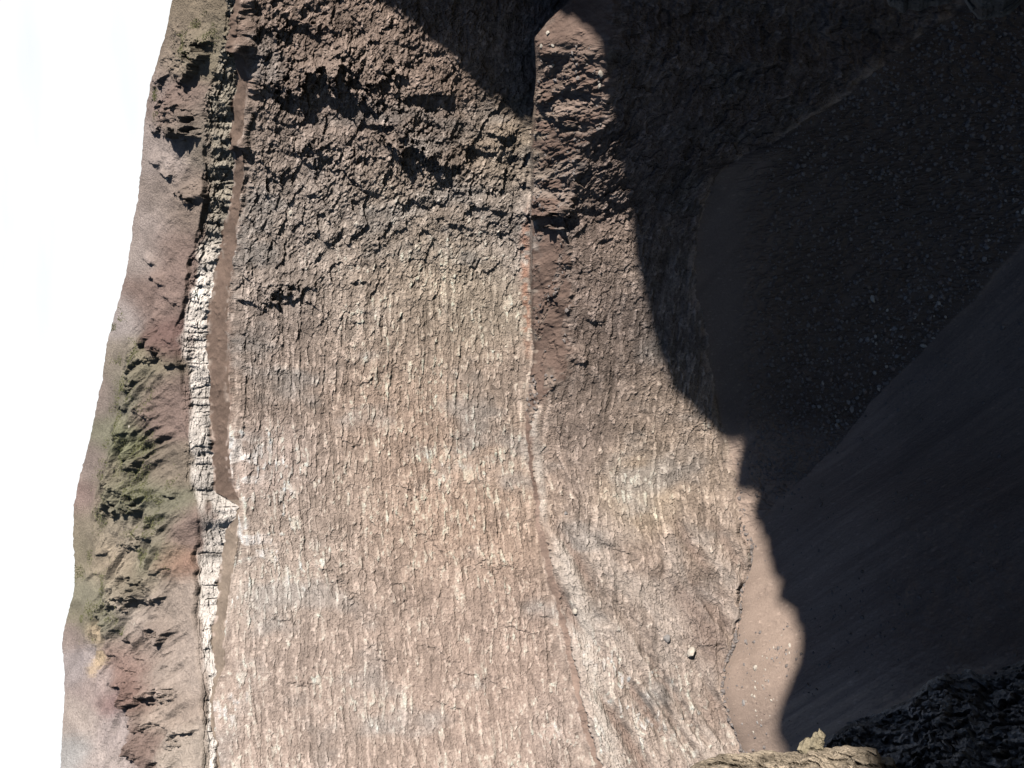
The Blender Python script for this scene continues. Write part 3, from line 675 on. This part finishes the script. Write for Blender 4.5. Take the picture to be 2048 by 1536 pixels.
# ------------------------------------------------------------------ loose stones
def stone_mesh(name, seed, mat, sub=2, flat=0.75):
    import bmesh
    bm = bmesh.new(); bmesh.ops.create_icosphere(bm, subdivisions=sub, radius=1.0)
    r_ = random.Random(seed)
    pl = [(Vector((r_.uniform(-1, 1), r_.uniform(-1, 1), r_.uniform(-1, 1))).normalized(), r_.uniform(0.55, 0.85)) for _ in range(9)]
    for v in bm.verts:
        for nrm, dd in pl:                       # cut flat faces
            k_ = v.co.dot(nrm)
            if k_ > dd: v.co -= nrm * (k_ - dd)
        v.co.z *= flat; v.co *= r_.uniform(0.94, 1.06)
    me = bpy.data.meshes.new(name); bm.to_mesh(me); bm.free(); me.materials.append(mat)
    return me
SM = {'grey': [stone_mesh('boulder', 10 + i, M_stone) for i in range(5)], 'pale': [stone_mesh('boulder', 30 + i, M_pale) for i in range(3)], 'brown': [stone_mesh('boulder', 50 + i, M_brown) for i in range(3)]}
def put_stone(px, py, size, kind, label, cat='boulder', group=None, sink=0.9, name='boulder', sq=1.0):
    """size in photo pixels"""
    a_, e_ = azel(px, py)
    j = int(np.argmin(np.abs(A - a_))); i = int(np.argmin(np.abs(E[:, j] - e_)))
    p = P[i, j]; r_ = 0.5 * size * np.linalg.norm(p) / FPX
    o = bpy.data.objects.new(name, random.choice(SM[kind])); C.objects.link(o)
    o.location = (p[0], p[1], p[2] + r_ * 0.35 - sink * r_ * 0.5)
    o.rotation_euler = (random.uniform(-.4, .4), random.uniform(-.4, .4), random.uniform(0, 6.28))
    f_ = random.uniform(0.75, 1.3)
    o.scale = (r_ * f_, r_ / f_ * sq, r_ * random.uniform(.8, 1.1))
    return tag(o, label, cat, group)
def inside(poly, x, y):
    c_ = False; n_ = len(poly); j = n_ - 1
    for i in range(n_):
        if (poly[i][1] > y) != (poly[j][1] > y) and x < (poly[j][0] - poly[i][0]) * (y - poly[i][1]) / (poly[j][1] - poly[i][1]) + poly[i][0]: c_ = not c_
        j = i
    return c_
one_off = [
 (1101,68,13,'pale','bright pale boulder casting a black shadow on the sunlit sandy terrace'),
 (1090,93,10,'pale','pale stone at the foot of the terrace, nearer the wall of a close pair'),
 (1115,92,10,'pale','pale stone at the foot of the terrace, farther from the wall of a close pair'),
 (1111,129,9,'pale','small pale stone on the rough brown part of the terrace'),
 (1205,149,14,'pale','pale boulder on the very brink of the terrace against the big shadow'),
 (1202,171,11,'pale','pale stone just below another boulder on the brink of the terrace'),
 (1084,58,8,'pale','small pale stone on the upper edge of the sunlit terrace'),
 (278,255+600,8,'pale','tiny pale stone with a dark shadow alone on the reddish rim slope'),
 (279,1247,8,'pale','white stone lying on the smooth mauve chute of the rim slope'),
 (333,358,8,'pale','white stone in the small hollow below the far right crest'),
 (1378,1305,24,'pale','big square pale block perched above the sunlit sand'),
 (1330,1278,26,'grey','grey block on the lower wall with a black hollow beneath'),
 (1517,1336,13,'pale','cream boulder in the middle of the sunlit sand slope'),
 (1490,1405,11,'grey','grey boulder on the sunlit sand near the lower cliff'),
 (1448,1440,8,'brown','dark round stone where the sunlit sand meets the lower cliff'),
 (1150,1222,16,'pale','pale knob of rock beside the middle ledge'),
 (1132,1028,14,'grey','grey block resting on the pinched middle ledge'),
 (580,425,12,'pale','round pale pink boulder bedded in the upper wall'),
 (1744,598,17,'pale','largest pale boulder among the shadowed talus stones'),
 (1676,851,11,'pale','lone pale stone at the lower tip of the shadowed boulder field'),
 (1553,997,8,'grey','single grey stone on the shadowed sand beyond the boulder field'),
 (2028,345,12,'grey','grey boulder in the shadow close to the dark frame edge'),
]
for x, y, z_, kd, lb in one_off: put_stone(x, y, z_, kd, lb)
poly_b = [(1500,560),(1620,480),(1760,400),(1980,300),(2060,330),(2040,470),(1940,600),(1850,695),(1750,790),(1690,870),(1610,940),(1550,960),(1520,850),(1480,700)]
cnt = 0; tries = 0
GB = 'boulders scattered over the shadowed talus'
while cnt < 230 and tries < 20000:
    tries += 1
    x = random.uniform(1480, 2050); y = random.uniform(300, 1000)
    if not inside(poly_b, x, y): continue
    # more and larger stones towards the valley line
    yl = np.interp(x, [p[0] for p in crease_p[::-1]], [p[1] for p in crease_p[::-1]])
    d_ = yl - y
    if d_ < 4 or random.random() > math.exp(-((d_ - 50) / 95) ** 2) * (0.35 + 0.65 * math.exp(-((x - 1780) / 170) ** 2)): continue
    sz = 4.5 + 8.5 * random.random() ** 3.0
    kd = random.choice(['grey', 'grey', 'grey', 'pale', 'brown', 'brown'])
    put_stone(x, y, sz, kd, ('larger ' if sz > 8 else 'small ') + kd + ' boulder strewn among many over the shadowed talus', 'boulder', GB); cnt += 1
GS = 'stones on the sunlit sand slope'
cnt = 0
poly_s = [(1555,1250),(1598,1300),(1580,1370),(1545,1440),(1500,1480),(1475,1430),(1500,1370),(1530,1310)]
while cnt < 60:
    x = random.uniform(1470, 1600); y = random.uniform(1250, 1490)
    if not inside(poly_s, x, y): continue
    kd = random.choice(['grey', 'pale', 'brown', 'pale'])
    put_stone(x, y, 3 + 5 * random.random() ** 2, kd, 'small ' + kd + ' stone lying with others on the sunlit sand slope', 'stone', GS, name='stone'); cnt += 1
print('stones', time.time() - T0)
# knobbly pinnacle standing on the sunlit spur
vs = []; fs_ = []; k0 = 0
for x, y, r0, dd in [(1608,1498,15,159),(1620,1492,15,158.5),(1628,1484,13,158.5),(1635,1476,11,159),(1642,1471,10,159),(1640,1484,11,158),(1632,1494,14,158)]:
    me0 = SM['pale'][k0 % 3]; r1 = r0 * dd / FPX
    c0 = ray(x, y) * dd
    vv = np.array([v.co[:] for v in me0.vertices]); ff = np.array([p_.vertices[:] for p_ in me0.polygons])
    th = 1.3 * k0; R_ = np.array([[math.cos(th), -math.sin(th), 0], [math.sin(th), math.cos(th), 0], [0, 0, 1]])
    q0 = vv @ R_.T * r1 * np.array([1, 1, 1.15]); q0 = q0 * (1 + 0.55 * fbm(q0[:, 0] * 3 + k0, q0[:, 1] * 3, q0[:, 2] * 3, 3, .7))[:, None] + c0
    fs_.append(ff + sum(len(a) for a in vs)); vs.append(q0); k0 += 1
me = tri_mesh('rock_pinnacle', np.concatenate(vs), np.concatenate(fs_), ground_mat('pinnacle_rock', attr=False, base=(.27, .23, .16), bump=1.0, scale=2.0, var=0.35), smooth=False)
o = bpy.data.objects.new('rock_pinnacle', me); C.objects.link(o); tag(o, 'knobbly pinnacle of buff rock leaning up from the sunlit spur', 'rock pinnacle')
# scree: gravel nobody could count
ico_v = []; 
t_ = (1 + 5 ** .5) / 2
icv = np.array([(-1,t_,0),(1,t_,0),(-1,-t_,0),(1,-t_,0),(0,-1,t_),(0,1,t_),(0,-1,-t_),(0,1,-t_),(t_,0,-1),(t_,0,1),(-t_,0,-1),(-t_,0,1)]) / 1.9
icf = np.array([(0,11,5),(0,5,1),(0,1,7),(0,7,10),(0,10,11),(1,5,9),(5,11,4),(11,10,2),(10,7,6),(7,1,8),(3,9,4),(3,4,2),(3,2,6),(3,6,8),(3,8,9),(4,9,5),(2,4,11),(6,2,10),(8,6,7),(9,8,1)])
def scree(name, pts_, rad, mat, label):
    n_ = len(pts_); r1_ = rng.uniform(.55, 1.35, (n_, 12, 1)); sc3 = rng.uniform(.7, 1.3, (n_, 1, 3))
    th = rng.uniform(0, 6.28, n_); c_, s_ = np.cos(th), np.sin(th)
    V_ = icv[None] * r1_ * sc3 * rad[:, None, None]
    Vr = V_.copy(); Vr[..., 0] = V_[..., 0] * c_[:, None] - V_[..., 1] * s_[:, None]; Vr[..., 1] = V_[..., 0] * s_[:, None] + V_[..., 1] * c_[:, None]
    Vr += pts_[:, None, :]
    F_ = (icf[None] + (np.arange(n_) * 12)[:, None, None]).reshape(-1, 3)
    me = tri_mesh(name, Vr.reshape(-1, 3), F_, mat)
    o = bpy.data.objects.new(name, me); C.objects.link(o); return tag(o, label, 'gravel', kind='stuff')
wt_ = np.zeros(E.shape)
wt_ += tb_ * sstep(1470, 1600, U2) * (1 - sstep(960, 1010, V2)) * 1.0
wt_ += near * 0.03 + near * 0.25 * sstep(0.55, 0.75, vn((Xf * 0.80 + Yf * 0.60) / 9, (Xf * 0.60 - Yf * 0.80) / 60, Zf * 0 + 98))
wt_ += (ledr > 0.3) * 0.25
ft2 = (np.abs(U2 - np.interp(V2, [p[1] for p in base_p], [p[0] for p in base_p]) - 6) < 9) & (V2 > 900)
wt_ += ft2 * 0.12
wt_ += (segc >= 6) * (V2 > 1250) * (U2 < 1610) * 0.3 * sstep(.5, .7, vn(Sf / 8, Zf / 8, Zf * 0 + 55))
wt_ *= (U2 > 900) * (U2 < 2100) * (V2 > -60) * (V2 < 1600)
wt_ /= wt_.sum()
pick = rng.choice(NR * NC, 16000, p=wt_.ravel())
pp = P.reshape(-1, 3)[pick] + rng.uniform(-.3, .3, (16000, 3)) * [1, 1, 0]
scree('scree', pp, 0.14 + 0.75 * rng.rand(16000) ** 6, M_scree, 'fine grey scree strewn over the shadowed talus and ledges')
wt2 = cliff * right * (U2 > 440) * (U2 < 1500) * (V2 > -60); wt2 = wt2 / wt2.sum()
# scrub: tufts of low plants on the rim slope
veg = [(228,650,14,20),(275,715,16,26),(240,735,14,20),(300,800,16,16),(255,790,14,24),(235,850,16,24),(285,890,26,30),(270,910,22,24),(235,905,14,20),(300,950,14,30),(265,995,26,18),(310,990,22,16),(345,960,10,20),(330,1020,18,20),
       (215,1040,14,20),(285,1060,22,20),(320,1075,16,16),(180,1110,12,16),(300,1110,20,20),(330,1120,14,14),(255,1130,14,16),(215,1170,18,20),(230,1210,22,18),(190,1225,18,18),(165,1240,12,12),(240,1245,16,12),(160,1150,10,20),
       (250,1270,12,10),(185,1280,14,8),(345,1150,10,12),(395,90,22,18),(415,60,18,22),(370,55,22,18),(316,215,5,18),(312,190,5,12),(215,905,10,14),(205,960,10,18),(475,55,8,20),(310,1040,16,14),(265,955,14,16)]
pv = np.zeros(E.shape)
for x, y, a_, b_ in veg: pv += np.exp(-(((U2 - x) / a_) ** 2 + ((V2 - y) / b_) ** 2) * 0.9)
pv *= (segc == 0) * sstep(0.42, 0.66, vn(Sf / 4.5, Zf / 3.5, Zf * 0 + 14)); pv /= pv.sum()
NT = 15000
pick = rng.choice(NR * NC, NT, p=pv.ravel())
base_ = P.reshape(-1, 3)[pick] + rng.uniform(-.25, .25, (NT, 3))
hgt = 0.12 + 0.34 * rng.rand(NT) ** 2
VV = []; K_ = 5
ang = rng.uniform(0, 6.28, (NT, K_)); ln = hgt[:, None] * rng.uniform(.6, 1.3, (NT, K_)); wd = 0.22 * ln + .05
tip = base_[:, None, :] + np.stack([np.cos(ang) * ln * .75, np.sin(ang) * ln * .75, ln * rng.uniform(.5, 1.1, (NT, K_))], -1)
sd = np.stack([-np.sin(ang) * wd, np.cos(ang) * wd, np.zeros_like(ang)], -1)
b0 = np.broadcast_to(base_[:, None, :], tip.shape) - [0, 0, .1]; md = (b0 + tip) / 2
VV = np.stack([b0, md + sd, tip, md - sd], 2).reshape(-1, 3)
FF = np.arange(len(VV)).reshape(-1, 4)
gv = np.repeat(rng.rand(NT), K_ * 4)[:, None]
vc = np.array([.185, .19, .09]) * (1 - gv) + np.array([.27, .27, .13]) * gv
me = tri_mesh('scrub', VV, FF, M_leaf, col=vc); o = bpy.data.objects.new('scrub', me); C.objects.link(o)
tag(o, 'low green scrub and moss in patches on the rim slope', 'scrub', kind='stuff')
print('done', time.time() - T0)
